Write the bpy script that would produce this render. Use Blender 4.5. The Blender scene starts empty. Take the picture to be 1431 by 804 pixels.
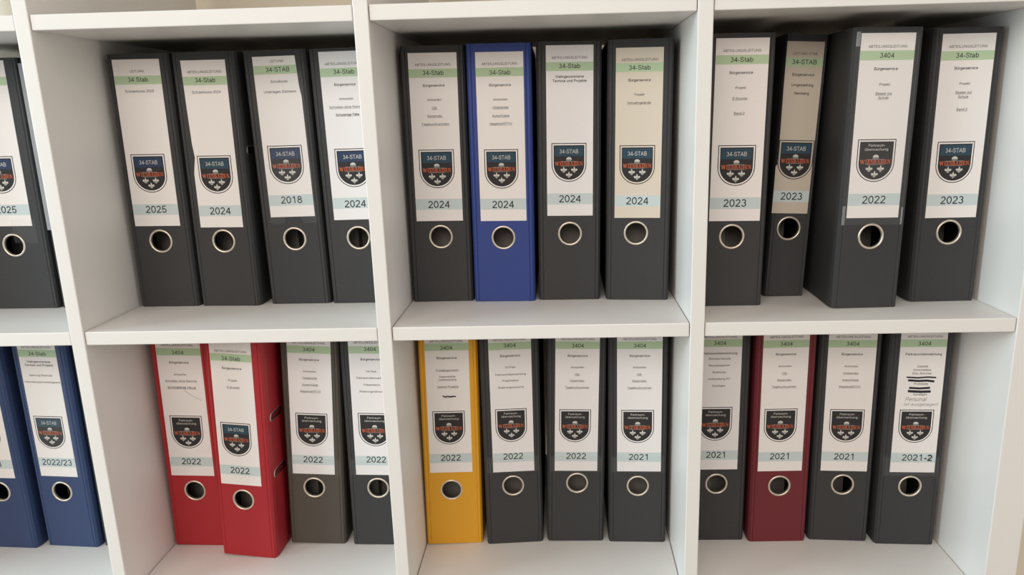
import bpy, bmesh, math, random
from mathutils import Matrix, Vector

# ------------------------------------------------------------------ camera, world, lights, exposure
C = bpy.context.scene.collection
SC = bpy.context.scene
Z0 = 0.740                     # height of the middle shelf's top face above the floor

cam_d = bpy.data.cameras.new('camera')
cam = bpy.data.objects.new('camera', cam_d); C.objects.link(cam)
SC.camera = cam
cam_d.sensor_width = 36.0
cam_d.lens = 1034.0 / 1431.0 * 36.0
cam_d.shift_x = -35.12 / 1431.0
cam_d.shift_y = -0.42 / 1431.0
cam_d.clip_start = 0.02
def cam_rotation(r):
    v = Vector(r); th = v.length
    Rm = Matrix.Rotation(th, 3, v / th)
    B = Matrix(((1, 0, 0), (0, 0, -1), (0, 1, 0)))
    M = Rm @ B                  # rows: right, down, forward in world axes
    rt, dn, fw = M[0], M[1], M[2]
    return Matrix(((rt.x, -dn.x, -fw.x), (rt.y, -dn.y, -fw.y), (rt.z, -dn.z, -fw.z)))
cam.matrix_world = Matrix.Translation((0.2144, -0.81159, 0.23884 + Z0)) @ cam_rotation((0.23454, 0.0326, -0.02094)).to_4x4()

W = bpy.data.worlds.new('room_light'); SC.world = W; W.use_nodes = True
bg = W.node_tree.nodes['Background']
bg.inputs[0].default_value = (1.0, 0.925, 0.85, 1); bg.inputs[1].default_value = 0.49

def area(name, loc, target, sx, sy, power, col):
    d = bpy.data.lights.new(name, 'AREA'); d.shape = 'RECTANGLE'; d.size = sx; d.size_y = sy
    d.energy = power; d.color = col
    o = bpy.data.objects.new(name, d); C.objects.link(o); o.location = loc
    o.rotation_euler = (Vector(target) - Vector(loc)).to_track_quat('-Z', 'Y').to_euler()
    return o
area('window_daylight', (-2.7, -0.85, 1.40), (0.2, 0.1, 0.85), 1.1, 1.4, 70, (0.68, 0.90, 1.0))
area('room_lamp', (-0.6, -2.8, 2.15), (0.0, 0.1, 0.75), 3.0, 1.2, 55, (1.0, 0.90, 0.80))
area('added_fill_right', (2.9, -0.60, 1.4), (-0.2, 0.2, 0.8), 0.8, 1.8, 13, (1.0, 0.89, 0.80))  # weak warm fill added from the right, no known source there

SC.view_settings.view_transform = 'Standard'
SC.view_settings.look = 'None'
SC.view_settings.exposure = -0.08
SC.view_settings.gamma = 1.0
SC.view_settings.use_curve_mapping = False

# ------------------------------------------------------------------ materials
def mat(name, col, rough=0.6, metal=0.0, spec=0.5, noise=0.0, nscale=200.0, bump=0.0, bscale=900.0):
    m = bpy.data.materials.new(name); m.use_nodes = True
    nt = m.node_tree; b = nt.nodes['Principled BSDF']
    b.inputs['Base Color'].default_value = (*col, 1)
    b.inputs['Roughness'].default_value = rough
    b.inputs['Metallic'].default_value = metal
    b.inputs['Specular IOR Level'].default_value = spec
    if noise or bump:
        tc = nt.nodes.new('ShaderNodeTexCoord')
    if noise:
        n = nt.nodes.new('ShaderNodeTexNoise'); n.inputs['Scale'].default_value = nscale
        n.inputs['Detail'].default_value = 4
        nt.links.new(tc.outputs['Object'], n.inputs['Vector'])
        r = nt.nodes.new('ShaderNodeMapRange')
        r.inputs['To Min'].default_value = 1 - noise; r.inputs['To Max'].default_value = 1 + noise
        nt.links.new(n.outputs['Fac'], r.inputs['Value'])
        mx = nt.nodes.new('ShaderNodeVectorMath'); mx.operation = 'SCALE'
        mx.inputs[0].default_value = col
        nt.links.new(r.outputs['Result'], mx.inputs['Scale'])
        nt.links.new(mx.outputs['Vector'], b.inputs['Base Color'])
    if bump:
        n2 = nt.nodes.new('ShaderNodeTexNoise'); n2.inputs['Scale'].default_value = bscale
        nt.links.new(tc.outputs['Object'], n2.inputs['Vector'])
        bp = nt.nodes.new('ShaderNodeBump'); bp.inputs['Strength'].default_value = bump
        bp.inputs['Distance'].default_value = 0.0004
        nt.links.new(n2.outputs['Fac'], bp.inputs['Height'])
        nt.links.new(bp.outputs['Normal'], b.inputs['Normal'])
    return m
def film(name, col, amount, rough):
    m = bpy.data.materials.new(name); m.use_nodes = True
    nt = m.node_tree; nt.nodes.clear()
    out = nt.nodes.new('ShaderNodeOutputMaterial'); mix = nt.nodes.new('ShaderNodeMixShader')
    tr = nt.nodes.new('ShaderNodeBsdfTransparent'); p = nt.nodes.new('ShaderNodeBsdfPrincipled')
    p.inputs['Base Color'].default_value = (*col, 1); p.inputs['Roughness'].default_value = rough
    mix.inputs[0].default_value = amount
    nt.links.new(tr.outputs[0], mix.inputs[1]); nt.links.new(p.outputs[0], mix.inputs[2])
    nt.links.new(mix.outputs[0], out.inputs[0])
    return m
M = {
 'shelf': mat('white_foil', (0.81, 0.785, 0.755), 0.42, noise=0.012, nscale=60),
 'wall': mat('beige_wall_paint', (0.80, 0.73, 0.61), 0.9, bump=0.3, bscale=400),
 'floor': mat('grey_floor', (0.30, 0.27, 0.23), 0.6, noise=0.15, nscale=30),
 'black': mat('black_card', (0.043, 0.043, 0.0455), 0.62, spec=0.35, noise=0.16, nscale=420, bump=0.5),
 'taupe': mat('faded_brown_black_card', (0.084, 0.071, 0.059), 0.65, spec=0.35, noise=0.18, nscale=420, bump=0.5),
 'blue': mat('royal_blue_card', (0.031, 0.058, 0.25), 0.5, spec=0.4, noise=0.08, nscale=400, bump=0.4),
 'navy': mat('steel_blue_card', (0.036, 0.060, 0.148), 0.55, spec=0.4, noise=0.08, nscale=400, bump=0.4),
 'red': mat('red_card', (0.40, 0.020, 0.028), 0.5, spec=0.4, noise=0.06, nscale=400, bump=0.3),
 'darkred': mat('wine_red_card', (0.155, 0.020, 0.028), 0.55, spec=0.4, noise=0.1, nscale=420, bump=0.4),
 'yellow': mat('yellow_card', (0.74, 0.365, 0.024), 0.5, spec=0.4, noise=0.05, nscale=400, bump=0.3),
 'metal': mat('nickel', (0.80, 0.72, 0.61), 0.36, metal=0.85, spec=0.5),
 'chrome': mat('dark_chrome', (0.55, 0.53, 0.50), 0.22, metal=1.0),
 'sheets': mat('filed_paper', (0.26, 0.24, 0.22), 0.9, noise=0.15, nscale=80),
 'paper_white': mat('label_paper', (0.86, 0.82, 0.805), 0.8, spec=0.3, noise=0.02, nscale=500),
 'paper_cool': mat('label_paper_bright', (0.84, 0.815, 0.82), 0.8, spec=0.3, noise=0.02, nscale=500),
 'paper_beige': mat('label_paper_yellowed', (0.72, 0.645, 0.545), 0.8, spec=0.3, noise=0.02, nscale=500),
 'paper_tan': mat('label_paper_tanned', (0.60, 0.53, 0.45), 0.8, spec=0.3, noise=0.03, nscale=500),
 'green': mat('green_print', (0.48, 0.62, 0.41), 0.8, spec=0.3),
 'lightblue': mat('pale_blue_print', (0.58, 0.665, 0.675), 0.8, spec=0.3),
 'ink': mat('black_ink', (0.035, 0.033, 0.035), 0.7, spec=0.3),
 'grey_ink': mat('grey_ink', (0.10, 0.09, 0.09), 0.7, spec=0.3),
 'crest_black': mat('crest_black', (0.032, 0.030, 0.032), 0.7, spec=0.3),
 'crest_teal': mat('crest_teal', (0.032, 0.070, 0.104), 0.7, spec=0.3),
 'crest_navy': mat('crest_navy', (0.032, 0.053, 0.112), 0.7, spec=0.3),
 'crest_white': mat('crest_silver', (0.62, 0.60, 0.56), 0.7, spec=0.3),
 'crest_grey': mat('crest_grey', (0.36, 0.37, 0.35), 0.7, spec=0.3),
 'crest_red': mat('crest_orange_red', (0.56, 0.125, 0.050), 0.7, spec=0.3),
 'marker': mat('marker_black', (0.018, 0.016, 0.022), 0.5, spec=0.4),
 'correction': mat('correction_tape', (0.86, 0.82, 0.80), 0.7, spec=0.3),
 'sleeve': film('clear_film', (0.55, 0.56, 0.56), 0.05, 0.25),
 'foil': film('label_pocket_film', (0.66, 0.67, 0.72), 0.55, 0.2),
 'tape': film('crinkled_clear_tape', (0.75, 0.77, 0.80), 0.30, 0.15),
}

# ------------------------------------------------------------------ mesh helpers (millimetres in, metres out)
class MB:
    def __init__(s): s.v = []; s.f = []; s.mi = []; s.mats = []
    def m(s, key):
        if key not in s.mats: s.mats.append(key)
        return s.mats.index(key)
    def poly(s, pts, key):
        b = len(s.v); s.v += [tuple(p) for p in pts]
        s.f.append(list(range(b, b + len(pts)))); s.mi.append(s.m(key))
    def quad(s, a, b, c, d, key): s.poly((a, b, c, d), key)
    def flat(s, pts, d, key):            # outline (x, z) lying in front of the spine at distance d
        s.poly([(x, -d, z) for x, z in pts], key)
    def rect(s, x0, z0, x1, z1, d, key): s.flat([(x0, z0), (x1, z0), (x1, z1), (x0, z1)], d, key)
    def box(s, x0, y0, z0, x1, y1, z1, key):
        P = [(x0,y0,z0),(x1,y0,z0),(x1,y1,z0),(x0,y1,z0),(x0,y0,z1),(x1,y0,z1),(x1,y1,z1),(x0,y1,z1)]
        for q in ((0,1,5,4),(1,2,6,5),(2,3,7,6),(3,0,4,7),(4,5,6,7),(3,2,1,0)):
            s.poly([P[i] for i in q], key)
    def build(s, name, parent=None, smooth=False, weld=False, bevel=0.0):
        me = bpy.data.meshes.new(name)
        me.from_pydata([(x/1000, y/1000, z/1000) for x, y, z in s.v], [], s.f)
        for k in s.mats: me.materials.append(M[k])
        me.polygons.foreach_set('material_index', s.mi)
        if weld or bevel:
            bm = bmesh.new(); bm.from_mesh(me)
            bmesh.ops.remove_doubles(bm, verts=bm.verts, dist=1e-6)
            if bevel:
                bmesh.ops.bevel(bm, geom=[e for e in bm.edges if len(e.link_faces) == 2 and e.calc_face_angle(0) > 0.5],
                                offset=bevel/1000, segments=2, profile=0.5, affect='EDGES', clamp_overlap=True)
            bm.to_mesh(me); bm.free()
        if smooth: me.polygons.foreach_set('use_smooth', [True]*len(me.polygons))
        me.update()
        o = bpy.data.objects.new(name, me); C.objects.link(o)
        if parent is not None: o.parent = parent
        return o
def tag(o, label, cat, group=None):
    o['label'] = label; o['category'] = cat
    if group: o['group'] = group

# ------------------------------------------------------------------ lettering: a plain grotesque drawn with strokes (1000 units to the em)
ARIAL = {' ':278,'-':333,'/':278,'A':667,'B':667,'C':722,'D':722,'E':667,'F':611,'G':778,'H':722,'I':278,'L':556,
 'M':833,'N':722,'O':778,'P':667,'R':722,'S':667,'T':611,'U':722,'V':667,'W':944,'Z':611,'Ü':722,'Ä':667,
 'c':500,'f':278,'i':222,'j':222,'k':500,'l':222,'m':833,'r':333,'s':500,'t':278,'v':500,'w':722,'y':500,'z':500,'ß':611}
def text_width(s): return sum(ARIAL.get(ch, 556) for ch in s) / 1000.0
def arc(cx, cy, rx, ry, a0, a1):
    n = max(3, int(abs(a1 - a0)/22.5) + 1)
    return [(cx + rx*math.cos(math.radians(a0 + (a1 - a0)*i/n)), cy + ry*math.sin(math.radians(a0 + (a1 - a0)*i/n))) for i in range(n + 1)]
def Ssh(x0, x1, y0, y1):
    P = [(.95,.76),(.86,.92),(.66,1.0),(.48,1.0),(.26,.97),(.10,.85),(.09,.70),(.24,.58),(.50,.515),(.78,.44),(.96,.32),(.97,.17),(.84,.05),(.62,0),(.45,0),(.20,.04),(.05,.17),(.0,.29)]
    return [(x0 + (x1 - x0)*x, y0 + (y1 - y0)*y) for x, y in P]
def dots(cx, y, d=95): return [[(cx - d - 45, y), (cx - d + 45, y)], [(cx + d - 45, y), (cx + d + 45, y)]]
_n = [[(110,0),(110,519)], [(110,300)] + arc(275,318,160,156,180,0) + [(435,0)]]
_u = [[(445,519),(445,0)], [(110,519)] + arc(275,200,165,156,180,360) + [(445,260)]]
_o = [arc(278,260,205,216,0,360)]
_a = [[(435,0),(435,340)] + arc(270,340,165,136,0,160), [(435,295),(270,265),(130,235),(85,145),(140,62),(240,42),(350,75),(435,180)]]
_A = [[(40,0),(333,690)], [(627,0),(333,690)], [(135,235),(532,235)]]
_U = [[(120,716)] + arc(361,270,241,226,180,360) + [(602,716)]]
GL = {
 '0': [arc(278,358,195,316,0,360)], '1': [[(330,0),(330,716)], [(130,545),(240,600),(330,700)]],
 '2': [arc(275,500,178,172,170,-30) + [(70,48)], [(40,45),(510,45)]],
 '3': [arc(262,522,160,150,160,-90), arc(258,208,190,164,90,-165)],
 '4': [[(395,0),(395,700)], [(390,670),(70,210)], [(40,205),(520,205)]],
 '5': [[(490,671),(160,671),(112,340)] + arc(265,228,190,184,140,-160)], '8': [arc(278,528,155,143,0,360), arc(278,212,192,168,0,360)],
 '-': [[(40,262),(293,262)]], '/': [[(25,0),(253,716)]],
 'A': _A, 'Ä': _A + dots(333, 815), 'B': [[(120,0),(120,716)], [(120,671),(370,671)] + arc(370,522,148,149,90,-90) + [(120,373)], [(370,373)] + arc(395,209,162,164,90,-90) + [(120,45)]],
 'C': [arc(380,358,290,316,42,318)], 'D': [[(125,0),(125,716)], [(125,671),(340,671)] + arc(340,358,290,313,90,-90) + [(125,45)]],
 'E': [[(125,0),(125,716)], [(125,671),(610,671)], [(125,372),(575,372)], [(125,45),(620,45)]], 'F': [[(125,0),(125,716)], [(125,671),(570,671)], [(125,360),(510,360)]],
 'G': [arc(390,358,310,316,42,330) + [(680,150),(680,335),(400,335)]], 'H': [[(125,0),(125,716)], [(597,0),(597,716)], [(125,372),(597,372)]],
 'I': [[(139,0),(139,716)]], 'L': [[(120,716),(120,45)], [(75,45),(525,45)]], 'M': [[(115,0),(115,716)], [(718,0),(718,716)], [(125,700),(416,40),(708,700)]],
 'N': [[(120,0),(120,716)], [(602,0),(602,716)], [(125,690),(597,25)]], 'O': [arc(389,358,320,316,0,360)],
 'P': [[(125,0),(125,716)], [(125,671),(390,671)] + arc(390,492,180,179,90,-90) + [(125,313)]],
 'R': [[(125,0),(125,716)], [(125,671),(420,671)] + arc(420,500,170,171,90,-90) + [(125,329)], [(360,329),(500,220),(640,0)]],
 'S': [Ssh(85,585,45,671)], 'T': [[(305,0),(305,716)], [(25,671),(585,671)]], 'U': _U, 'Ü': _U + dots(361, 815),
 'V': [[(35,716),(333,20),(632,716)]], 'W': [[(35,716),(235,20),(472,690),(709,20),(909,716)]], 'Z': [[(50,671),(545,671),(60,45)], [(30,45),(580,45)]],
 'a': _a, 'ä': _a + dots(270, 640), 'b': [[(112,0),(112,716)], arc(298,260,186,218,0,360)], 'c': [arc(275,260,200,218,45,315)],
 'd': [[(445,0),(445,716)], arc(260,260,186,218,0,360)], 'e': [[(80,272),(474,272)] + arc(278,260,198,218,4,320)],
 'f': [[(128,0),(128,560)] + arc(238,580,110,92,180,80), [(15,478),(245,478)]], 'g': [arc(262,262,186,216,0,360), [(445,519),(445,-20)] + arc(265,-20,180,145,0,-155)],
 'h': [[(110,0),(110,716)], [(110,300)] + arc(275,318,160,156,180,0) + [(435,0)]], 'i': [[(111,0),(111,519)], [(111,618),(111,716)]],
 'j': [[(111,519),(111,-90)] + arc(30,-90,81,75,0,-90), [(111,618),(111,716)]], 'k': [[(112,0),(112,716)], [(115,200),(420,505)], [(225,310),(450,10)]],
 'l': [[(111,0),(111,716)]], 'm': [[(110,0),(110,519)], [(110,300)] + arc(265,330,150,145,180,0) + [(415,0)], [(415,300)] + arc(570,330,150,145,180,0) + [(720,0)]],
 'n': _n, 'o': _o, 'ö': _o + dots(278, 640), 'p': [[(112,-200),(112,519)], arc(298,260,186,218,0,360)], 'r': [[(110,0),(110,519)], [(110,300)] + arc(265,320,155,150,180,72)],
 's': [Ssh(65,440,42,477)], 't': [[(138,670),(138,140)] + arc(225,128,87,85,180,280), [(15,478),(255,478)]], 'u': _u, 'ü': _u + dots(278, 640),
 'v': [[(30,519),(250,15),(470,519)]], 'w': [[(30,519),(190,15),(361,500),(532,15),(692,519)]], 'y': [[(30,519),(255,15)], [(475,519),(255,0),(185,-150),(60,-165)]],
 'z': [[(40,474),(430,474),(50,45)], [(20,45),(460,45)]], 'ß': [[(112,0),(112,560)] + arc(265,540,153,132,180,-60) + [(300,400),(400,320)] + arc(350,190,150,148,60,-120)],
}
def stroke_quads(pts, w):
    if len(pts) < 2: return []
    closed = math.hypot(pts[0][0]-pts[-1][0], pts[0][1]-pts[-1][1]) < 1
    if closed: pts = pts[:-1]
    n = len(pts); L = []
    for i in range(n):
        def dirn(a, b):
            dx, dy = b[0]-a[0], b[1]-a[1]; l = math.hypot(dx, dy) or 1; return dx/l, dy/l
        d1 = dirn(pts[i-1], pts[i]) if (i > 0 or closed) else None
        d2 = dirn(pts[i], pts[(i+1) % n]) if (i < n-1 or closed) else None
        d1 = d1 or d2; d2 = d2 or d1
        nx, ny = -(d1[1]+d2[1]), d1[0]+d2[0]; l = math.hypot(nx, ny) or 1; nx /= l; ny /= l
        c = max(0.45, nx*-d1[1] + ny*d1[0]); k = w/2/c
        L.append(((pts[i][0]+nx*k, pts[i][1]+ny*k), (pts[i][0]-nx*k, pts[i][1]-ny*k)))
    out = []
    for i in range(n if closed else n-1):
        a, b = L[i], L[(i+1) % n]; out.append([a[1], b[1], b[0], a[0]])
    return out
_cache = {}
def glyphs(s, w):
    if (s, w) not in _cache:
        out = []; x = 0
        for ch in s:
            for st in GL.get(ch, []):
                out += [[(px + x, py) for px, py in q] for q in stroke_quads(st, w)]
            x += ARIAL.get(ch, 556)
        _cache[(s, w)] = [[(px/x - 0.5, py/716.0) for px, py in q] for q in out]
    return _cache[(s, w)]
def put_text(mb, tr, s, cx, base, width, cap, d, key, weight=88, shear=0.0):
    k = mb.m(key)
    for i, q in enumerate(glyphs(s, weight)):
        b = len(mb.v)
        for x, y in q:
            X, Zz = tr(cx + x*width + shear*y*cap, base + y*cap); mb.v.append((X, -d - 0.0004*(i % 7), Zz))
        mb.f.append([b, b+1, b+2, b+3]); mb.mi.append(k)

# slab-serif capitals for the crest, on a 0..1 x 0..1 box, as convex polygons
def R4(x0, y0, x1, y1): return [(x0, y0), (x1, y0), (x1, y1), (x0, y1)]
def bar(x0, y0, x1, y1, w):          # slanted stroke with horizontal ends
    return [(x0 - w/2, y0), (x0 + w/2, y0), (x1 + w/2, y1), (x1 - w/2, y1)] if y1 > y0 else bar(x1, y1, x0, y0, w)
SLAB = {
 'W': (1.35, [bar(.30,0,.12,1,.20), bar(.30,0,.50,.9,.10), bar(.70,0,.50,.9,.20), bar(.70,0,.88,1,.10), R4(0,.9,.28,1), R4(.74,.9,1,1), R4(.40,.85,.62,.95)]),
 'I': (.55, [R4(.30,0,.70,1), R4(.02,0,.98,.11), R4(.02,.89,.98,1)]),
 'E': (.85, [R4(.14,0,.40,1), R4(0,0,.95,.11), R4(0,.89,.92,1), R4(.3,.45,.72,.56), R4(.84,0,.96,.30), R4(.82,.70,.93,1), R4(.66,.36,.74,.66)]),
 'S': (.75, [R4(.12,.88,.84,1), R4(.05,.55,.33,.95), R4(.1,.43,.9,.60), R4(.67,.06,.95,.48), R4(.14,0,.88,.12), R4(.05,0,.16,.33), R4(.80,.68,.91,1)]),
 'B': (.85, [R4(.12,0,.38,1), R4(0,0,.80,.11), R4(0,.89,.76,1), R4(.3,.46,.80,.57), R4(.60,.54,.88,.92), R4(.66,.06,.95,.50)]),
 'A': (1.0, [bar(.16,0,.46,1,.09), bar(.80,0,.50,1,.22), R4(.28,.28,.72,.38), R4(0,0,.34,.10), R4(.60,0,1,.10)]),
 'D': (.95, [R4(.10,0,.36,1), R4(0,0,.72,.11), R4(0,.89,.72,1), R4(.68,.12,.94,.88), R4(.6,.02,.86,.2), R4(.6,.8,.86,.98)]),
 'N': (1.0, [R4(.12,0,.21,1), R4(.79,0,.88,1), bar(.82,.0,.20,1,.24), R4(0,0,.33,.09), R4(0,.91,.28,1), R4(.67,.91,1,1)]),
}
def slab_text(mb, tr, s, cx, base, width, cap, d, key):
    tot = sum(SLAB[c][0] for c in s) + 0.11*(len(s)-1); x = 0
    sc = width / tot
    for i, c in enumerate(s):
        w, polys = SLAB[c]
        for j, p in enumerate(polys):
            mb.flat([tr(cx - width/2 + (x + px*w)*sc, base + py*cap) for px, py in p], d + 0.0006*j, key)
        x += w + 0.11
def shield(cx, top, w, h, n=20):
    r = w/2; zs = top - (h - r*0.98)
    pts = [(cx - w/2, top), (cx - w/2, zs)]
    for i in range(1, n): a = math.pi + math.pi*i/n; pts.append((cx + r*math.cos(a), zs + r*0.98*math.sin(a)))
    return pts + [(cx + w/2, zs), (cx + w/2, top)]
def fleur(mb, tr, cx, cz, s, d):
    def P(pts, dd, key='crest_white'): mb.flat([tr(cx + x*s, cz + y*s) for x, y in pts], d + dd, key)
    P([(0,-.18),(.10,.02),(.13,.22),(0,.55),(-.13,.22),(-.10,.02)], 0)
    for q in (1, -1):
        o = lambda l: [(q*x, y) for x, y in (l if q == 1 else l[::-1])]
        P(o([(.06,-.16),(.18,-.10),(.20,.14),(.10,.06)]), .0005)
        P(o([(.18,-.10),(.40,-.16),(.36,.20),(.20,.14)]), .001)
        P(o([(.40,-.16),(.52,.0),(.46,.14),(.36,.20)]), .0015)
        P(o([(.05,-.22),(.22,-.40),(.16,-.22)]), .001)
    P([(-.30,-.24),(.30,-.24),(.30,-.15),(-.30,-.15)], .002, 'crest_grey')
    P([(0,-.52),(.10,-.26),(-.10,-.26)], .001)

# ------------------------------------------------------------------ the setting
def slab(name, x0, y0, z0, x1, y1, z1, key, bevel=0.0, parent=None):
    mb = MB(); mb.box(x0*1000, y0*1000, z0*1000, x1*1000, y1*1000, z1*1000, key)
    return mb.build(name, parent, bevel=bevel)
o = slab('wall_back', -3.0, 0.435, 0.0, 3.0, 0.50, 2.6, 'wall'); o['kind'] = 'structure'
o = slab('floor', -3.0, -3.0, -0.05, 3.0, 0.435, 0.0, 'floor'); o['kind'] = 'structure'
o = slab('baseboard_back', -3.0, 0.423, 0.0, 3.0, 0.435, 0.06, 'shelf'); o['kind'] = 'structure'

# ------------------------------------------------------------------ the shelf unit
D1L, D1R, D2L, D2R, D3L, D3R, D4L, D4R = -0.3625, -0.3463, 0.0, 0.0162, 0.3583, 0.3745, 0.7223, 0.7601
B0L = D1L - 0.345; OUT = B0L - 0.038
DEPTH = 0.39; T = 0.0162; H = 0.335
unit = bpy.data.objects.new('shelf_unit', None); C.objects.link(unit)
tag(unit, 'white cube shelf unit standing against the wall, holding the rows of binders', 'shelf unit')
unit.location = (0, 0, 0)
ztop = Z0 + 2*(H + T) ; zbot = Z0 - 2*(H + T)
def board(name, *a): return slab(name, *a, 'shelf', bevel=1.0, parent=unit)
board('side_panel', OUT, 0, 0, B0L, DEPTH, ztop + 0.038)
board('side_panel', D4L, 0, 0, D4R, DEPTH, ztop + 0.038)
board('top_panel', B0L, 0.0006, ztop, D4L, DEPTH, ztop + 0.038)
board('base_panel', B0L, 0.0006, 0.0, D4L, DEPTH, zbot)
for a, b in ((D1L, D1R), (D2L, D2R), (D3L, D3R)): board('divider', a, 0, zbot, b, DEPTH, ztop)
for k in (-1, 0, 1):
    zt = Z0 + k*(H + T)
    for a, b in ((B0L, D1L), (D1R, D2L), (D2R, D3L), (D3R, D4L)):
        board('shelf_board', a + 0.0009, 0.0012, zt - T, b - 0.0009, DEPTH, zt)

# ------------------------------------------------------------------ binders
BH = 318.0
def cover_mesh(mb, key, hw, ch, rl, rr, ring, depth=285.0):
    t = 2.2
    g = hw - 3.2
    # left half outline from rear to front, then the right half (x, y)
    front_l = [(-hw-ch, 9.0), (-hw-ch*0.75, 3.2), (-hw, 0.0), (-g-0.8, 0.0), (-g, 0.7), (-g+0.8, 0.0)]
    outer = [(rl, depth)] + front_l
    right = [(-x, y) for x, y in front_l][::-1]
    n_main = len(outer) - 1               # the segment after this index is the flat spine panel
    outer = outer + right + [(rr, depth)]
    inner = [(rl + t, depth)] + [(-hw-ch+t, 10.0), (-hw-ch*0.75+t, 5.0), (-hw+1.2, t), (-g-0.8, t), (-g, t), (-g+0.8, t)]
    ri = [(-x, y) for x, y in inner[1:]][::-1]
    inner = inner + ri + [(rr - t, depth)]
    z0, z1 = 0.0, BH
    N = len(outer)
    ru, rv = ring; hs = 17.0; r = 12.9
    for i in range(N - 1):
        (ax, ay), (bx, by) = outer[i], outer[i+1]
        (cx, cy), (dx, dy) = inner[i], inner[i+1]
        if i == n_main:
            for y, flip, X0, X1 in ((0.0, False, ax, bx), (t, True, cx, dx)):
                def q(x0, za, x1, zb):
                    p = [(x0, y, za), (x1, y, za), (x1, y, zb), (x0, y, zb)]
                    mb.poly(p[::-1] if flip else p, key)
                q(X0, z0, X1, rv - hs); q(X0, rv + hs, X1, z1)
                q(X0, rv - hs, ru - hs, rv + hs); q(ru + hs, rv - hs, X1, rv + hs)
                n = 40
                def sq(a):
                    c, s = math.cos(a), math.sin(a); m = max(abs(c), abs(s)); return (ru + hs*c/m, rv + hs*s/m)
                for j in range(n):
                    a0, a1 = 2*math.pi*j/n, 2*math.pi*(j+1)/n
                    o0, o1 = sq(a0), sq(a1)
                    p = [(ru + r*math.cos(a0), y, rv + r*math.sin(a0)), (o0[0], y, o0[1]), (o1[0], y, o1[1]),
                         (ru + r*math.cos(a1), y, rv + r*math.sin(a1))]
                    mb.poly(p[::-1] if flip else p, key)
                    if not flip:
                        mb.poly([(ru + r*math.cos(a1), 0, rv + r*math.sin(a1)), (ru + r*math.cos(a1), t, rv + r*math.sin(a1)),
                                 (ru + r*math.cos(a0), t, rv + r*math.sin(a0)), (ru + r*math.cos(a0), 0, rv + r*math.sin(a0))], key)
        else:
            mb.quad((ax, ay, z0), (bx, by, z0), (bx, by, z1), (ax, ay, z1), key)
            mb.quad((dx, dy, z0), (cx, cy, z0), (cx, cy, z1), (dx, dy, z1), key)
        mb.quad((ax, ay, z1), (bx, by, z1), (dx, dy, z1), (cx, cy, z1), key)
        mb.quad((bx, by, z0), (ax, ay, z0), (cx, cy, z0), (dx, dy, z0), key)
    a, c = outer[0], inner[0]
    mb.quad((c[0], c[1], z0), (a[0], a[1], z0), (a[0], a[1], z1), (c[0], c[1], z1), key)
    a, c = outer[-1], inner[-1]
    mb.quad((a[0], a[1], z0), (c[0], c[1], z0), (c[0], c[1], z1), (a[0], a[1], z1), key)

def finger_ring(parent, ring, r_out=15.3):
    mb = MB(); ru, rv = ring
    prof = [(r_out, 0.0), (r_out - 0.25, 0.6), (r_out - 0.9, 1.0), (r_out - 1.8, 0.95), (r_out - 2.5, 0.4), (r_out - 2.7, -0.5), (r_out - 2.7, -2.6)]
    n = 48
    for i in range(n):
        a0, a1 = 2*math.pi*i/n, 2*math.pi*(i+1)/n
        for (r0, h0), (r1, h1) in zip(prof[:-1], prof[1:]):
            mb.quad((ru + r1*math.cos(a0), -h1, rv + r1*math.sin(a0)), (ru + r0*math.cos(a0), -h0, rv + r0*math.sin(a0)),
                    (ru + r0*math.cos(a1), -h0, rv + r0*math.sin(a1)), (ru + r1*math.cos(a1), -h1, rv + r1*math.sin(a1)), 'metal')
    return mb.build('finger_ring', parent, smooth=True, weld=True)

def ring_slot(parent, x, y, z, ang):
    # oblong chrome eyelet sunk in the right-hand cover board (its axis runs into the shelf)
    mb = MB(); half, wd = 19.5, 6.2; n = 24
    def loop(o, xo):
        pts = []
        for i in range(n):
            a = 2*math.pi*i/n
            px = math.cos(a)*wd*o + math.copysign(half - wd, math.cos(a))
            pts.append((x + xo + math.tan(ang)*px, y + px, z + math.sin(a)*wd*o))
        return pts
    a, b, c = loop(1.0, 0.0), loop(0.82, 0.8), loop(0.42, 0.3)
    for i in range(n):
        j = (i+1) % n
        mb.quad(a[i], a[j], b[j], b[i], 'metal'); mb.quad(b[i], b[j], c[j], c[i], 'chrome')
    mb.poly(c, 'crest_black')  # dark reflection between the chrome's bright lines, painted as flat black
    return mb.build('ring_slot', parent, weld=True)

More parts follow.
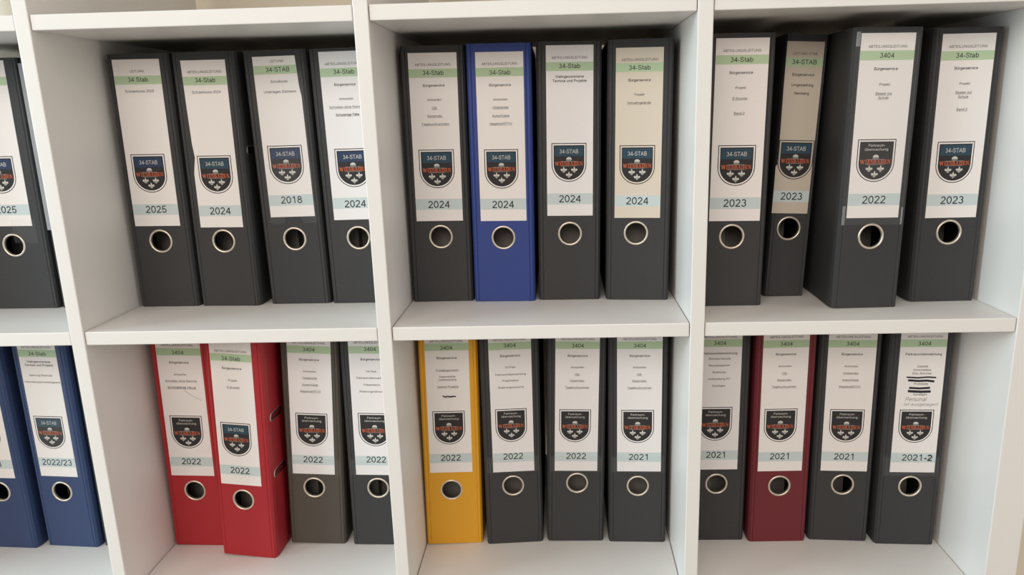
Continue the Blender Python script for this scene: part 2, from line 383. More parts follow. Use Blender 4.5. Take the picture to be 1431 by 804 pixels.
SIZES = {'H': 4.08, 'S': 7.45, 'B': 4.35, 'M': 4.4, 'N': 3.95, 'U': 3.95, 'X': 4.0, 'Y': 12.6}
def spine_label(parent, d, key, paper, extras):
    cu, vb, w, h, rot = d['lab']; a = math.radians(rot); ca, sa = math.cos(a), math.sin(a)
    tr = lambda x, y: (cu + x*ca + y*sa, vb + y*ca - x*sa)
    mb = MB()
    outline = extras.get('outline', [(-w/2, 0), (w/2, 0), (w/2, h), (-w/2, h)])
    th = 0.30
    pts = [tr(*p) for p in outline]
    mb.flat(pts, th, paper)
    for i in range(len(pts)):
        p, q = pts[i], pts[(i+1) % len(pts)]
        mb.quad((p[0], 0, p[1]), (q[0], 0, q[1]), (q[0], -th, q[1]), (p[0], -th, p[1]), paper)
    def xlim(y):                          # left and right edge of the paper at height y
        xs = []
        for i in range(len(outline)):
            (x0, y0), (x1, y1) = outline[i], outline[(i+1) % len(outline)]
            if (y0 - y)*(y1 - y) < 0: xs.append(x0 + (x1 - x0)*(y - y0)/(y1 - y0))
        return min(xs), max(xs)
    def band(y0, y1, k):
        (l0, r0), (l1, r1) = xlim(y0), xlim(y1)
        mb.flat([tr(l0 + .15, y0), tr(r0 - .15, y0), tr(r1 - .15, y1), tr(l1 + .15, y1)], th + 0.03, k)
    band(175.4 + extras.get('gband', 0), 185.6 + extras.get('gband', 0), 'green'); band(14.3, 28.0, 'lightblue')
    for s, st, x, v in d['tx']:
        sz = SIZES[st]; wd = text_width(s)*sz; cap = 0.716*sz
        low = st in 'BMNUX' and any(c.islower() for c in s)
        base = v - (0.30*sz if low else 0.36*sz)
        bold = {'B': 120, 'X': 132, 'S': 102, 'Y': 100, 'H': 90}.get(st, 98)
        put_text(mb, tr, s, x, base, wd, cap, th + 0.06, 'ink', bold)
        if st in 'UX':
            mb.flat([tr(x - wd/2, base - .17*sz), tr(x + wd/2, base - .17*sz), tr(x + wd/2, base - .10*sz), tr(x - wd/2, base - .10*sz)], th + 0.06, 'grey_ink')
    for kind, *p in extras.get('marks', []):
        if kind == 'stroke':              # irregular pen stroke through points, with a width
            (pts2, wd, k) = p
            for i in range(len(pts2) - 1):
                (x0, y0), (x1, y1) = pts2[i], pts2[i+1]
                dx, dy = x1 - x0, y1 - y0; L = math.hypot(dx, dy) or 1; nx, ny = -dy/L*wd/2, dx/L*wd/2
                ex, ey = dx/L*wd*.3, dy/L*wd*.3
                mb.flat([tr(x0 + nx - ex, y0 + ny - ey), tr(x0 - nx - ex, y0 - ny - ey), tr(x1 - nx + ex, y1 - ny + ey), tr(x1 + nx + ex, y1 + ny + ey)], th + 0.09 + 0.002*i, k)
        elif kind == 'patch':
            x0, y0, x1, y1, k = p
            mb.flat([tr(x0, y0), tr(x1, y0 + 1.2), tr(x1, y1 + 1.2), tr(x0, y1)], th + 0.07, k)
        elif kind == 'text':
            s, x, b, wd, cap, k, bold, shear = p
            put_text(mb, tr, s, x, b, wd, cap, th + 0.08, k, bold, shear)
    lab = mb.build('spine_label', parent)
    if d['sh']:
        cx, top, bot, sw = d['sh']; hh = top - bot
        cb = MB(); e = th + 0.03
        cb.flat([tr(*p) for p in shield(cx, top, sw, hh)], e, 'crest_black')
        cb.flat([tr(*p) for p in shield(cx, top - 1.0, sw - 2.0, hh - 2.0)], e + .02, paper)
        cb.flat([tr(*p) for p in shield(cx, top - 2.6, sw - 5.2, hh - 5.2)], e + .04, 'crest_black')
        k = sw/43.5
        if extras.get('park', False):
            for s, zz, wd in (('Parkraum-', 8.2, 19.5), ('überwachung', 12.6, 27.0)):
                put_text(cb, tr, s, cx, top - zz*k, wd*k, 2.9*k, e + .08, 'crest_white', 84)
        else:
            x0 = sw/2 - 3.9
            cb.flat([tr(cx - x0, top - 16.2*k), tr(cx + x0, top - 16.2*k), tr(cx + x0, top - 3.9*k), tr(cx - x0, top - 3.9*k)], e + .06, extras.get('band', 'crest_teal'))
            put_text(cb, tr, '34-STAB', cx, top - 12.7*k, 24.0*k, 5.0*k, e + .08, 'crest_white', 84)
        # dome of the spa house, two rules, the town's name, three lilies
        dome = [(cx + 3.4*k*math.cos(t), top - 19.9*k + 2.7*k*math.sin(t)) for t in [math.pi*i/12 for i in range(13)]]
        cb.flat([tr(*p) for p in dome], e + .06, 'crest_white')
        cb.flat([tr(cx + x*k, top - y*k) for x, y in ((-3.5, 22.0), (3.5, 22.0), (3.5, 19.9), (-3.5, 19.9))], e + .06, 'crest_grey')
        for i in range(5):
            xx = -3.2 + 1.5*i
            cb.flat([tr(cx + x*k, top - y*k) for x, y in ((xx, 22.0), (xx + .5, 22.0), (xx + .5, 20.2), (xx, 20.2))], e + .07, 'crest_black')
        for y in (22.4, 28.0):
            cb.flat([tr(cx - 10.2*k, top - (y + .35)*k), tr(cx + 10.2*k, top - (y + .35)*k), tr(cx + 10.2*k, top - y*k), tr(cx - 10.2*k, top - y*k)], e + .06, 'crest_grey')
        slab_text(cb, tr, 'WIESBADEN', cx, top - 27.5*k, 35.0*k, 4.7*k, e + .08, 'crest_red')
        for fx, fz in ((-6.6, 33.0), (6.6, 33.0), (0, 39.2)):
            fleur(cb, tr, cx + fx*k, top - fz*k, 7.9*k, e + .06)
        c = cb.build('crest', lab)
    return lab

def sleeve(parent, x0, z0, x1, z1, key='sleeve', d=0.75, notch=False, streaks=()):
    mb = MB()
    if notch:
        out = [(x0, z0), (-9, z0), (-7, z0 + 7), (-3.5, z0 + 9), (9, z0 + 9), (13, z0 + 7), (15, z0), (x1, z0), (x1, z1), (x0, z1)]
        xm = 3
        mb.flat([(x0, z0), (-9, z0), (-7, z0 + 7), (-3.5, z0 + 9), (-3.5, z1), (x0, z1)], d, key)
        mb.flat([(-3.5, z0 + 9), (9, z0 + 9), (9, z1), (-3.5, z1)], d, key)
        mb.flat([(9, z0 + 9), (13, z0 + 7), (15, z0), (x1, z0), (x1, z1), (9, z1)], d, key)
    else:
        mb.rect(x0, z0, x1, z1, d, key)
        for a, b in (((x0, z0), (x1, z0)), ((x1, z0), (x1, z1)), ((x1, z1), (x0, z1)), ((x0, z1), (x0, z0))):
            mb.quad((a[0], 0, a[1]), (b[0], 0, b[1]), (b[0], -d, b[1]), (a[0], -d, a[1]), key)
    for xa, za, xb, zb in streaks:        # crinkles: little ridges of tape
        n = 3
        for i in range(n):
            xx = xa + (xb - xa)*i/n; w = (xb - xa)/n
            mb.poly([(xx, -d, za), (xx + w*.5, -d - .9, za), (xx + w*.5, -d - .9, zb), (xx, -d, zb)], 'tape')
            mb.poly([(xx + w*.5, -d - .9, za), (xx + w, -d, za), (xx + w, -d, zb), (xx + w*.5, -d - .9, zb)], 'tape')
    return mb.build('label_sleeve', parent)

BINDERS = {
 'U0a': dict(p=[-498.5, 116.7, -0.57, 0.44], ring=[-0.4, 84.7], lab=[-1.22, 109.87, 60.0, 205.0, -0.01], sh=[-1.9, 89.1, 42.1, 44],
   tx=[('ABTEILUNGSLEITUNG', 'H', -0.6, 191.7), ('34-Stab', 'S', -0.6, 181.4), ('2025', 'Y', -0.6, 21.4)]),
 'U1a': dict(p=[-302.3, 115.2, -0.7, 0.45], ring=[-0.9, 86.7], lab=[-2.06, 106.46, 58.95, 205.0, -0.01], sh=[-1.0, 90.9, 42.8, 43.6],
   tx=[('LEITUNG', 'H', 0.1, 191.0), ('34 Stab', 'S', 0.1, 181.1), ('Schülerkorso 2025', 'M', 0.3, 167.1), ('2025', 'Y', 0.9, 21.5)]),
 'U1b': dict(p=[-220.2, 113.0, -2.37, 0.31], ring=[0.3, 85.7], lab=[0.65, 103.53, 55.43, 204.87, -0.0], sh=[-0.1, 90.4, 43.0, 43.7],
   tx=[('ABTEILUNGSLEITUNG', 'H', 0.5, 191.1), ('34-Stab', 'S', 0.5, 181.3), ('Schülerkorso 2024', 'M', 0.3, 166.9), ('2024', 'Y', 0.0, 21.1)]),
 'U1c': dict(p=[-129.7, 118.5, -1.0, -0.5], ring=[1.4, 85.7], lab=[1.65, 114.36, 56.16, 196.46, -0.09], sh=[-0.3, 89.6, 41.5, 44.1],
   tx=[('LEITUNG', 'H', 1.9, 190.6), ('34-STAB', 'S', 2.1, 180.8), ('Schulkorso', 'M', 2.1, 166.5), ('Unterlagen Zollmann', 'M', 2.0, 154.3), ('2018', 'Y', 1.3, 21.6)]),
 'U1d': dict(p=[-47.5, 117.2, -0.5, -0.49], ring=[2.3, 85.7], lab=[3.27, 109.27, 60.0, 205.0, -0.0], sh=[0.5, 89.1, 41.1, 44],
   tx=[('ABTEILUNGSLEITUNG', 'H', -1.3, 190.6), ('34-Stab', 'S', -0.7, 181.2), ('Bürgerservice', 'B', -0.7, 165.9), ('Antworten', 'N', -0.6, 149.0), ('Schreiben ohne Nummer', 'U', -0.7, 139.3), ('Schwierige Fälle', 'X', -0.7, 130.0), ('2024', 'Y', -1.2, 20.2)]),
 'U2a': dict(p=[58.7, 118.1, 0.8, 0.46], ring=[0.6, 84.9], lab=[0.15, 105.24, 58.99, 204.36, -0.0], sh=[-0.5, 89.3, 41.4, 44],
   tx=[('ABTEILUNGSLEITUNG', 'H', 0.2, 190.6), ('34-Stab', 'S', 0.2, 181.1), ('Bürgerservice', 'B', 0.3, 166.0), ('Antworten', 'N', 0.2, 149.1), ('OB-', 'U', 0.2, 139.3), ('Dezernats-', 'U', 0.2, 129.7), ('Tagebuchnummern', 'U', 0.3, 120.0), ('2024', 'Y', -0.1, 21.0)]),
 'U2b': dict(p=[139.3, 113.2, -1.22, 0.41], ring=[0.3, 83.1], lab=[1.29, 104.45, 57.87, 203.75, -0.0], sh=[-0.9, 88.8, 40.5, 42.1],
   tx=[('ABTEILUNGSLEITUNG', 'H', 0.1, 190.0), ('34-Stab', 'S', 0.2, 180.0), ('Bürgerservice', 'B', 0.1, 165.2), ('Antworten', 'N', 0.1, 148.2), ('Ortsbeiräte', 'U', 0.1, 138.8), ('Ausschüsse', 'U', 0.1, 129.0), ('Magistrat/STVV', 'U', 0.0, 119.5), ('2024', 'Y', -0.2, 20.8)]),
 'U2c': dict(p=[222.8, 116.5, 0.11, 0.68], ring=[0.7, 85.8], lab=[0.82, 108.67, 57.03, 205.07, -0.0], sh=[-1.1, 89.9, 42.4, 43.1],
   tx=[('ABTEILUNGSLEITUNG', 'H', -0.1, 190.8), ('34-Stab', 'S', -0.1, 181.1), ('Wahrgenommene', 'B', -0.1, 168.6), ('Termine und Projekte', 'B', -0.1, 163.6), ('2024', 'Y', -0.0, 21.4)]),
 'U2d': dict(p=[308.7, 110.1, -4.58, 0.53], ring=[-2.4, 86.0], lab=[-1.13, 105.19, 56.28, 203.13, 0.0], sh=[-1.1, 89.2, 41.6, 42.9],
   tx=[('ABTEILUNGSLEITUNG', 'H', 0.3, 189.4), ('34-Stab', 'S', 0.1, 180.3), ('Bürgerservice', 'B', 0.2, 165.6), ('Projekt', 'N', 0.2, 148.9), ('Verwahrgelände', 'U', 0.0, 139.3), ('2024', 'Y', -0.3, 21.3)]),
 'U3a': dict(p=[417.8, 73.3, 0.0, 0.63], ring=[-0.8, 85.5], lab=[1.41, 104.38, 60.01, 208.2, 0.0], sh=[-0.8, 89.1, 41.8, 43.7],
   tx=[('ABTEILUNGSLEITUNG', 'H', -0.2, 194.6), ('34-Stab', 'S', -0.3, 184.8), ('Bürgerservice', 'B', -0.3, 170.3), ('Projekt', 'N', -0.3, 153.6), ('E-Scooter', 'U', -0.3, 141.7), ('Band 2', 'U', -0.4, 125.0), ('2023', 'Y', -0.2, 21.5)]),
 'U3b': dict(p=[496.0, 114.5, 3.0, 2.3], ring=[-1.5, 86.4], lab=[-2.59, 105.22, 44.67, 204.1, 0.12], sh=[0.3, 89.4, 42.4, 44.5],
   tx=[('LEITUNG STAB', 'H', 0.6, 190.2), ('34-STAB', 'S', 0.6, 180.8), ('Bürgerservice', 'B', 0.5, 166.0), ('Umgestaltung', 'B', 0.5, 154.1), ('Neroberg', 'B', 0.5, 144.5), ('2023', 'Y', 0.6, 21.4)]),
 'U3c': dict(p=[573.6, 53.7, 3.0, 0.62], ring=[0.2, 85.8], lab=[-0.28, 107.65, 60.48, 204.08, 0.01], sh=[-2.3, 89.6, 41.5, 43.8],
   tx=[('ABTEILUNGSLEITUNG', 'H', 0.1, 190.0), ('3404', 'S', -0.0, 180.5), ('Bürgerservice', 'B', -0.0, 166.1), ('Projekt', 'N', 0.1, 149.3), ('Besser zur', 'U', 0.2, 139.5), ('Schule', 'U', 0.1, 135.0), ('2022', 'Y', -0.0, 21.1)]),
 'U3d': dict(p=[676.3, 78.8, 1.24, 0.08], ring=[0.4, 85.2], lab=[0.24, 102.76, 59.89, 208.64, 0.0], sh=[-2.3, 89.1, 41.2, 43.1],
   tx=[('ABTEILUNGSLEITUNG', 'H', -0.2, 194.7), ('34-Stab', 'S', -0.2, 185.1), ('Bürgerservice', 'B', -0.1, 170.9), ('Projekt', 'N', -0.1, 153.9), ('Besser zur', 'U', -0.1, 144.2), ('Schule', 'U', -0.1, 139.4), ('Band 2', 'U', -0.1, 125.2), ('2023', 'Y', -0.1, 21.0)]),
 'L0a': dict(p=[-580.0, 109.5, -4.0, -0.18], ring=[0.1, 87.7], lab=[-2.57, 108.94, 60.0, 204.5, 0.0], sh=[-1, 89.5, 41.8, 43.5],
   tx=[('2023', 'Y', 0, 21.4)]),
 'L0b': dict(p=[-491.6, 111.3, -4.49, 0.33], ring=[-1.7, 86.0], lab=[-1.19, 109.49, 54.93, 204.5, -0.0], sh=[-1.4, 90.1, 41.7, 42.7],
   tx=[('ABTEILUNGSLEITUNG', 'H', 0.2, 189.2), ('34-Stab', 'S', 0.1, 180.2), ('Wahrgenommene', 'B', 0.2, 168.4), ('Termine und Projekte', 'B', -0.2, 163.6), ('Sperrung Rheinufer', 'N', 0.2, 149.1), ('Informationssicherheitsgesetz', 'N', 0.5, 139.5), ('2022/23', 'Y', 0.3, 21.4)]),
 'L1a': dict(p=[-304.5, 112.0, -0.5, 1.2], ring=[-0.6, 85.2], lab=[-0.77, 108.07, 60.5, 204.5, 0.12], sh=[-0.7, 89.2, 41.1, 44.4],
   tx=[('ABTEILUNGSLEITUNG', 'H', -0.9, 189.6), ('3404', 'S', -1.0, 179.5), ('Bürgerservice', 'B', -0.9, 165.3), ('Antworten', 'N', -0.9, 148.4), ('Schreiben ohne Nummer', 'U', -0.8, 139.2), ('SCHWIERIGE FÄLLE', 'X', -0.8, 129.7), ('2022', 'Y', 0.1, 21.5)]),
 'L1b': dict(p=[-224.2, 83.4, -5.5, 2.52], ring=[-2.0, 85.7], lab=[-3.14, 107.88, 57.02, 204.5, -0.11], sh=[-1.4, 89.8, 41.9, 41.8],
   tx=[('ABTEILUNGSLEITUNG', 'H', 0.4, 189.2), ('34-Stab', 'S', 0.1, 179.3), ('Bürgerservice', 'B', 0.2, 165.7), ('Projekt', 'N', 0.2, 149.0), ('E-Scooter', 'U', 0.4, 139.5), ('2022', 'Y', -0.1, 21.1)]),
 'L1c': dict(p=[-137.5, 113.5, 1.0, 2.75], ring=[-2.1, 86.4], lab=[-1.6, 107.04, 58.02, 204.5, 0.49], sh=[0.0, 90.0, 41.6, 43.3],
   tx=[('ABTEILUNGSLEITUNG', 'H', 0.0, 190.0), ('3404', 'S', 0.0, 180.7), ('Bürgerservice', 'B', 0.0, 166.2), ('Antworten', 'N', 0.1, 149.7), ('Ortsbeiräte', 'U', 0.0, 140.3), ('Ausschüsse', 'U', 0.0, 130.8), ('Magistrat/STVV', 'U', 0.1, 121.3), ('2022', 'Y', -0.1, 21.8)]),
 'L1d': dict(p=[-48.0, 111.4, 0.0, 1.0], ring=[1.1, 87.4], lab=[1.91, 107.27, 60.0, 204.5, 0.31], sh=[-0.6, 91.1, 42.9, 44],
   tx=[('ABTEILUNGSLEITUNG', 'H', -1.4, 190.8), ('3404', 'S', -1.3, 181.6), ('Bürgerservice', 'B', -1.3, 167.2), ('WI-Park', 'N', -1.2, 150.2), ('Parkraumüberwachung', 'N', -1.3, 141.1), ('Präsentation', 'N', -1.3, 131.4), ('Änderungswünsche', 'N', -1.3, 121.9), ('2022', 'Y', -1.1, 23.0)]),
 'L2a': dict(p=[57.0, 113.0, 4.0, 0.9], ring=[-2.2, 82.8], lab=[-1.53, 109.16, 57.87, 204.5, 0.0], sh=[-0.7, 90.0, 41.5, 43.3],
   tx=[('ABTEILUNGSLEITUNG', 'H', -0.4, 188.4), ('3404', 'S', -0.4, 179.3), ('Bürgerservice', 'B', -0.3, 165.0), ('Fußgängerzonen', 'U', -0.2, 147.9), ('Hafenstraße', 'N', -0.3, 138.8), ('Wellritzstraße', 'N', -0.3, 134.4), ('weitere Projekte', 'U', -0.3, 124.6), ('2022', 'Y', 0.0, 21.8)]),
 'L2b': dict(p=[142.0, 114.9, 5.0, 0.06], ring=[-0.8, 88.3], lab=[0.84, 109.47, 56.3, 204.5, -0.0], sh=[-1.4, 92.1, 44.0, 42.4],
   tx=[('ABTEILUNGSLEITUNG', 'H', -0.1, 189.2), ('3404', 'S', 0.0, 181.2), ('Bürgerservice', 'B', 0.1, 166.7), ('WI-Park', 'N', -0.1, 150.8), ('Parkraumüberwachung', 'N', -0.1, 140.8), ('Präsentation', 'N', -0.1, 132.0), ('Änderungswünsche', 'N', -0.1, 122.5), ('2022', 'Y', -0.1, 22.8)]),
 'L2c': dict(p=[226.2, 118.0, 1.2, 1.1], ring=[1.5, 89.0], lab=[-0.24, 107.41, 58.29, 204.5, 0.3], sh=[-2.1, 90.1, 42.6, 42.6],
   tx=[('ABTEILUNGSLEITUNG', 'H', 0.4, 189.0), ('3404', 'S', 0.3, 180.0), ('Bürgerservice', 'B', 0.3, 165.7), ('Antworten', 'N', 0.3, 149.6), ('OB-', 'U', 0.3, 139.8), ('Dezernats-', 'U', 0.3, 130.9), ('Tagebuchnummer', 'U', 0.2, 121.3), ('2022', 'Y', 0.1, 22.1)]),
 'L2d': dict(p=[312.1, 115.7, -1.71, -0.05], ring=[0.5, 85.8], lab=[1.81, 107.74, 59.23, 204.5, 0.0], sh=[-2.1, 89.7, 41.9, 43.5],
   tx=[('ABTEILUNGSLEITUNG', 'H', 0.1, 188.9), ('3404', 'S', 0.1, 179.9), ('Bürgerservice', 'B', 0.0, 165.7), ('Antworten', 'N', 0.0, 149.7), ('OB-', 'U', 0.0, 140.0), ('Dezernats-', 'U', 0.0, 130.8), ('Tagebuchnummer', 'U', -0.1, 121.0), ('2021', 'Y', -0.2, 21.4)]),
 'L3a': dict(p=[420.6, 119.4, 0.0, -0.02], ring=[-0.4, 86.1], lab=[-3.0, 107.74, 60.0, 204.5, 0.0], sh=[-1.6, 91.1, 42.7, 44],
   tx=[('ABTEILUNGSLEITUNG', 'H', 1.2, 189.1), ('3404', 'S', 1.2, 180.5), ('Parkraumüberwachung', 'B', 1.6, 166.4), ('Zentrale Dienste', 'N', 1.3, 159.0), ('Raumprogramm', 'N', 1.2, 149.7), ('Barblöcke', 'N', 1.2, 140.2), ('Vorbereitung PÜ', 'N', 1.2, 130.8), ('Sonstiges', 'N', 1.1, 121.2), ('2021', 'Y', 0.9, 21.8)]),
 'L3b': dict(p=[504.9, 115.2, 1.0, -0.12], ring=[-0.3, 84.6], lab=[-1.0, 106.83, 59.41, 204.5, 0.0], sh=[-2.4, 90.3, 42.6, 43.5],
   tx=[('ABTEILUNGSLEITUNG', 'H', 0.1, 189.9), ('3404', 'S', -0.0, 180.5), ('Bürgerservice', 'B', 0.1, 166.2), ('Antworten', 'N', -0.2, 149.8), ('OB-', 'U', -0.1, 139.9), ('Dezernats-', 'U', -0.1, 130.6), ('Tagebuchnummer', 'U', -0.1, 121.2), ('2021', 'Y', -0.6, 21.8)]),
 'L3c': dict(p=[588.6, 116.7, -4.0, -0.28], ring=[1.7, 84.8], lab=[1.72, 105.09, 60.36, 204.5, -0.0], sh=[-0.5, 89.3, 41.9, 44.2],
   tx=[('ABTEILUNGSLEITUNG', 'H', 0.3, 189.8), ('3404', 'S', 0.3, 180.4), ('Bürgerservice', 'B', 0.2, 166.0), ('Antworten', 'N', 0.2, 149.4), ('Ortsbeiräte', 'U', 0.2, 139.8), ('Ausschüsse', 'U', 0.2, 130.5), ('Magistrat/STVV', 'U', 0.1, 121.1), ('2021', 'Y', -0.3, 21.3)]),
 'L3d': dict(p=[674.5, 106.4, -3.05, -0.41], ring=[1.3, 87.0], lab=[2.06, 107.69, 57.1, 204.5, 0.0], sh=[-0.7, 89.5, 42.7, 43.2],
   tx=[('ABTEILUNGSLEITUNG', 'H', 1.0, 189.5), ('3404', 'S', 1.0, 180.0), ('Parkraumüberwachung', 'B', 0.9, 165.6), ('Statistik', 'N', 1.0, 149.0), ('Schichtpläne', 'N', 1.0, 144.3), ('DGL-Berichte', 'N', 1.0, 139.5), ('Protokolle', 'N', 1.0, 125.2), ('Sonstiges', 'N', 1.0, 110.6), ('2021', 'Y', -0.9, 21.4)]),
}
X = {   # colour, label paper, description, what is special
 'U0a': ('black', 'paper_white', 'black binder marked 2025 at the left edge of the photo, upper row', dict(band='crest_navy')),
 'U1a': ('black', 'paper_white', 'black binder labelled 34 Stab Schülerkorso 2025, leftmost of its compartment', dict(band='crest_navy')),
 'U1b': ('black', 'paper_white', 'black binder labelled 34-Stab Schülerkorso 2024, right of the Schülerkorso 2025 binder', {}),
 'U1c': ('black', 'paper_white', 'black binder labelled Schulkorso Unterlagen Zollmann 2018', dict(band='crest_navy')),
 'U1d': ('black', 'paper_cool', 'black binder labelled Schwierige Fälle 2024, half hidden behind a shelf divider', dict(band='crest_navy')),
 'U2a': ('black', 'paper_white', 'black binder labelled Tagebuchnummern 2024, left of the blue binder in the upper row', {}),
 'U2b': ('blue', 'paper_white', 'bright blue binder labelled Ortsbeiräte Ausschüsse 2024, between black binders in the upper row', {}),
 'U2c': ('black', 'paper_cool', 'black binder labelled Wahrgenommene Termine und Projekte 2024, right of the blue binder', {}),
 'U2d': ('black', 'paper_beige', 'black binder with yellowed label Verwahrgelände 2024', {}),
 'U3a': ('black', 'paper_white', 'black binder labelled E-Scooter Band 2, 2023, partly behind the divider', {}),
 'U3b': ('black', 'paper_tan', 'narrow black binder with tan torn label Umgestaltung Neroberg 2023', {}),
 'U3c': ('black', 'paper_white', 'black binder labelled 3404 Besser zur Schule 2022, pulled forward beside the narrow binder', dict(park=True)),
 'U3d': ('black', 'paper_white', 'black binder labelled Besser zur Schule Band 2, 2023, rightmost in the upper row', {}),
 'L0a': ('navy', 'paper_white', 'blue binder cut off by the left edge of the photo, lower row', {}),
 'L0b': ('navy', 'paper_white', 'blue binder labelled Sperrung Rheinufer 2022/23 in the lower row', {}),
 'L1a': ('red', 'paper_white', 'red binder labelled 3404 Schwierige Fälle 2022, set back beside the compartment wall', dict(park=True)),
 'L1b': ('red', 'paper_white', 'red binder labelled E-Scooter 2022, leaning and pulled forward of its neighbours', {}),
 'L1c': ('taupe', 'paper_cool', 'faded brownish black binder labelled Magistrat/STVV 2022, leaning beside the red binders', dict(park=True)),
 'L1d': ('black', 'paper_cool', 'black binder labelled WI-Park 2022, half hidden behind the divider', dict(park=True)),
 'L2a': ('yellow', 'paper_white', 'yellow binder labelled Fußgängerzonen 2022 in the lower row', dict(park=True)),
 'L2b': ('black', 'paper_cool', 'black binder labelled WI-Park 2022, right of the yellow binder', dict(park=True)),
 'L2c': ('black', 'paper_cool', 'black binder labelled Tagebuchnummer 2022, second from the yellow binder', dict(park=True)),
 'L2d': ('black', 'paper_cool', 'black binder labelled Tagebuchnummer 2021, third from the yellow binder', dict(park=True)),
 'L3a': ('black', 'paper_cool', 'black binder labelled Zentrale Dienste 2021, partly hidden left of the wine red binder', dict(park=True)),
 'L3b': ('darkred', 'paper_white', 'wine red binder labelled Tagebuchnummer 2021 in the lower row', dict(park=True)),
 'L3c': ('black', 'paper_white', 'black binder labelled Magistrat/STVV 2021, right of the wine red binder', dict(park=True)),
 'L3d': ('black', 'paper_white', 'black binder labelled Statistik 2021-2 with struck-out lines, rightmost in the lower row', dict(park=True)),
 'U0b': ('black', None, 'black binder glimpsed between the 2025 binder and the leftmost divider, upper row', {}),
 'L0c': ('black', None, 'dark binder barely glimpsed between the blue 2022/23 binder and the divider', {}),
}
for _k in ('U3a', 'U3d'): X[_k][3]['gband'] = 4.3
BINDERS['U3b']['sh'] = [0.9, 89.4, 42.0, 43.2]
BINDERS['U0b'] = dict(p=[-411.0, 118.0, 0.0, 0.0], ring=[0, 86], lab=[0, 108, 58, 204.5, 0], sh=None, tx=[])
BINDERS['L0c'] = dict(p=[-408.0, 113.0, 0.0, 0.2], ring=[0, 86], lab=[0, 108, 58, 204.5, 0], sh=None, tx=[])
# torn, trimmed and written-on labels (label millimetres: x from its middle, y from its bottom edge)
w = BINDERS['U3b']['lab'][2]/2
X['U3b'][3]['outline'] = [(-w, 0), (w, 0), (w + .2, 60), (w + .6, 130), (w + .4, 204), (-w + .4, 204), (-w + .8, 150), (-w + 1.8, 90), (-w + 2.1, 66), (-w + 1.2, 63.2), (-w + 2.6, 61.0), (-w - .2, 57.5), (-w + .1, 30)]
w = BINDERS['U1c']['lab'][2]/2
X['U1c'][3]['outline'] = [(-w, 0), (w + 1.2, 0), (w + .6, 100), (w + .2, 148), (w - 1.6, 160), (w - 3.4, 196.4), (-w, 196.4)]
w = BINDERS['U1b']['lab'][2]/2
X['U1b'][3]['outline'] = [(-w - .6, 0), (w, 0), (w + .3, 204.8), (-w - .3, 204.8), (-w + .5, 150), (-w + 1.6, 104), (-w + 3.2, 88), (-w + 1.6, 80), (-w - .2, 68)]
X['L3d'][3]['marks'] = [
 ('stroke', [(-17, 134.4), (-4, 133.6), (9, 134.6), (18.5, 134.0)], 2.1, 'marker'),
 ('stroke', [(-14.5, 130.2), (-2, 129.3), (8, 129.8), (16.5, 128.8)], 3.0, 'marker'),
 ('stroke', [(-12.5, 119.8), (0, 119.0), (12, 119.8)], 2.8, 'marker'),
 ('stroke', [(-13.5, 115.2), (2, 114.4), (13.0, 114.8)], 3.4, 'marker'),
 ('text', 'Personal', -4, 101.4, 27, 5.6, 'grey_ink', 62, 0.28),
 ('text', 'ist ausgelagert', 3, 95.0, 43, 4.0, 'grey_ink', 62, 0.28),
 ('text', '-2', 19.0, 16.8, 11.0, 8.6, 'marker', 150, 0.0)]
X['L2a'][3]['marks'] = [
 ('patch', -12.5, 113.0, 20.0, 121.0, 'correction'),
 ('stroke', [(-7.5, 111.6), (-4, 110.4), (-1, 111.4), (3, 110.3), (6, 111.2), (9.5, 110.6)], 1.7, 'ink'),
 ('stroke', [(-6, 108.9), (2, 109.3), (9, 110.4)], 0.5, 'grey_ink')]
X['L1a'][3]['marks'] = [('stroke', [(2, 126.5), (8, 121), (14, 117), (24, 112)], 0.35, 'grey_ink')]

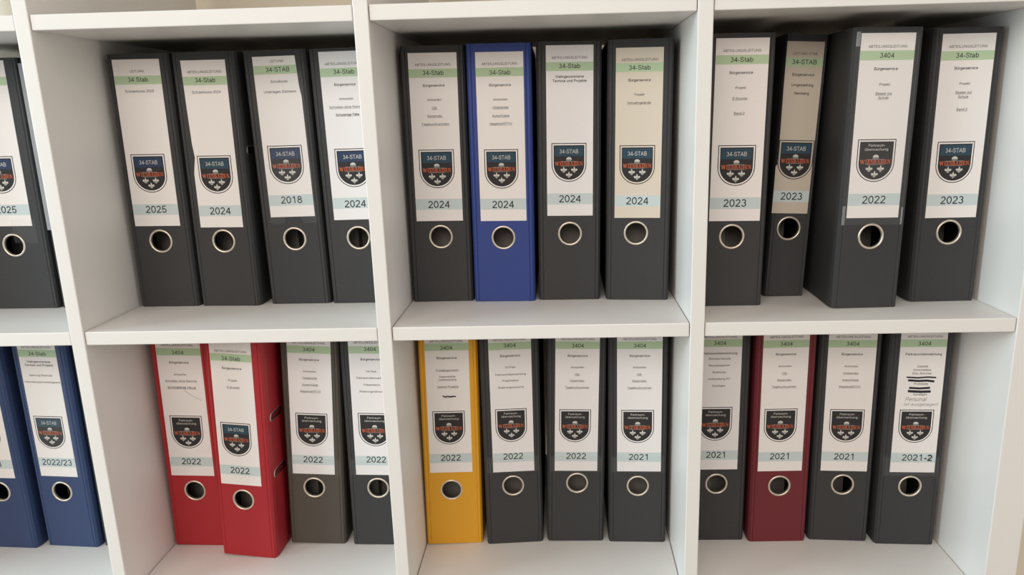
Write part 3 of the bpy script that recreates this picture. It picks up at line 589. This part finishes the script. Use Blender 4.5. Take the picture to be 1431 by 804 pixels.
GROUP = 'lever arch binders on the shelves'
REAR = {'L1b': 9.0, 'U3c': 3.0}           # how far the fore-edge sits to the right of straight back
for k, d in BINDERS.items():
    col, paper, text, ex = X[k]
    x, y, yaw, lean = d['p']
    narrow = k == 'U3b'
    hw, ch = {'U3b': (23.6, 1.6), 'U0a': (43.2, 1.8)}.get(k, (36.5, 3.2))
    root = bpy.data.objects.new('lever_arch_binder', None); C.objects.link(root)
    tag(root, text, 'binder', GROUP)
    zs = Z0 if k[0] == 'U' else Z0 - (H + T)
    ly = math.radians(lean)
    dep = 270.0 if y > 100 else 285.0
    sh = dep*math.tan(math.radians(yaw)) + REAR.get(k, 0.0)
    reach = max(hw + ch, sh + hw + ch - 2.6) if lean > 0 else max(hw + ch, -sh + hw + ch - 2.6)
    lift = reach*abs(math.sin(ly))
    root.matrix_world = (Matrix.Translation((x/1000, y/1000, zs + lift/1000 + 0.0002))
                         @ Matrix.Rotation(math.radians(yaw), 4, 'Z') @ Matrix.Rotation(ly, 4, 'Y'))
    root.empty_display_size = 0.03
    rw = (hw + ch) - 2.6
    mb = MB(); cover_mesh(mb, col, hw, ch, sh - rw, sh + rw, d['ring'], dep)
    cv = mb.build('cover', root, weld=True)
    finger_ring(root, d['ring'])
    # filed sheets behind the spine
    pb = MB(); f = 60.0/dep; pw = (hw + ch) - 9
    a, b2 = sh*f, sh*0.88
    fx = {'0': 0.55, '1': 0.35, '2': 0.75, '3': 0.5}[k[1]]*2*pw
    P = [(-pw, 42, 8), (-pw + fx, 40, 8), (a*.5 - pw + fx, 58, 8), (a + pw - 5, 60, 8), (b2 + pw - 5, dep*.88, 8), (b2 - pw, dep*.88, 8)]
    Q = [(px, py, 305) for px, py, _ in P]
    for i in range(6): pb.quad(P[i], P[(i+1) % 6], Q[(i+1) % 6], Q[i], 'sheets')
    pb.poly(P[::-1], 'sheets'); pb.poly(Q, 'sheets')
    pb.build('paper_stack', root)
    # two chrome slots in the right-hand cover, where the cover can be seen
    ang = math.atan2(sh + rw - (hw + ch), dep - 9)
    for zz in {'L1b': (121.0, 202.5), 'U1b': (199.0,)}.get(k, ()):
        yy = 28.0
        ring_slot(root, hw + ch + math.tan(ang)*(yy - 9) - 0.3, yy, zz, ang)
    if paper:
        spine_label(root, d, k, paper, ex)
    cu, vb, w, h, rot = d['lab']
    if k == 'U3c':
        sleeve(root, -36, vb - 8, 34.5, vb + h + 1.5, streaks=((-36, vb + h - 14, -31.5, vb + h + 1.5), (-36, vb - 8, -32.5, vb + 14), (32.5, vb - 8, 34.5, vb + 12)))
    elif k == 'U1c': sleeve(root, cu - w/2 - 1, vb - 8.5, cu + w/2 + 4, vb + 178, notch=True)
    elif k == 'U0a': sleeve(root, 2, vb - 22, 33, vb + 8); 
    elif k == 'U0b': sleeve(root, -39.4, vb - 4, 30, vb + 203, key='foil', streaks=((-39.4, vb - 4, -36, vb + 203),))
    elif k in ('L2b', 'L2c', 'L2d', 'L3d', 'L1d', 'L1c'): sleeve(root, -35.5, vb - 1.0 - (4 if k == 'L3d' else 0), 35.5, vb + 22)
    elif k in ('L0b',): sleeve(root, cu - w/2 - 1.5, vb - 1.5, cu + w/2 + 4.5, vb + h)
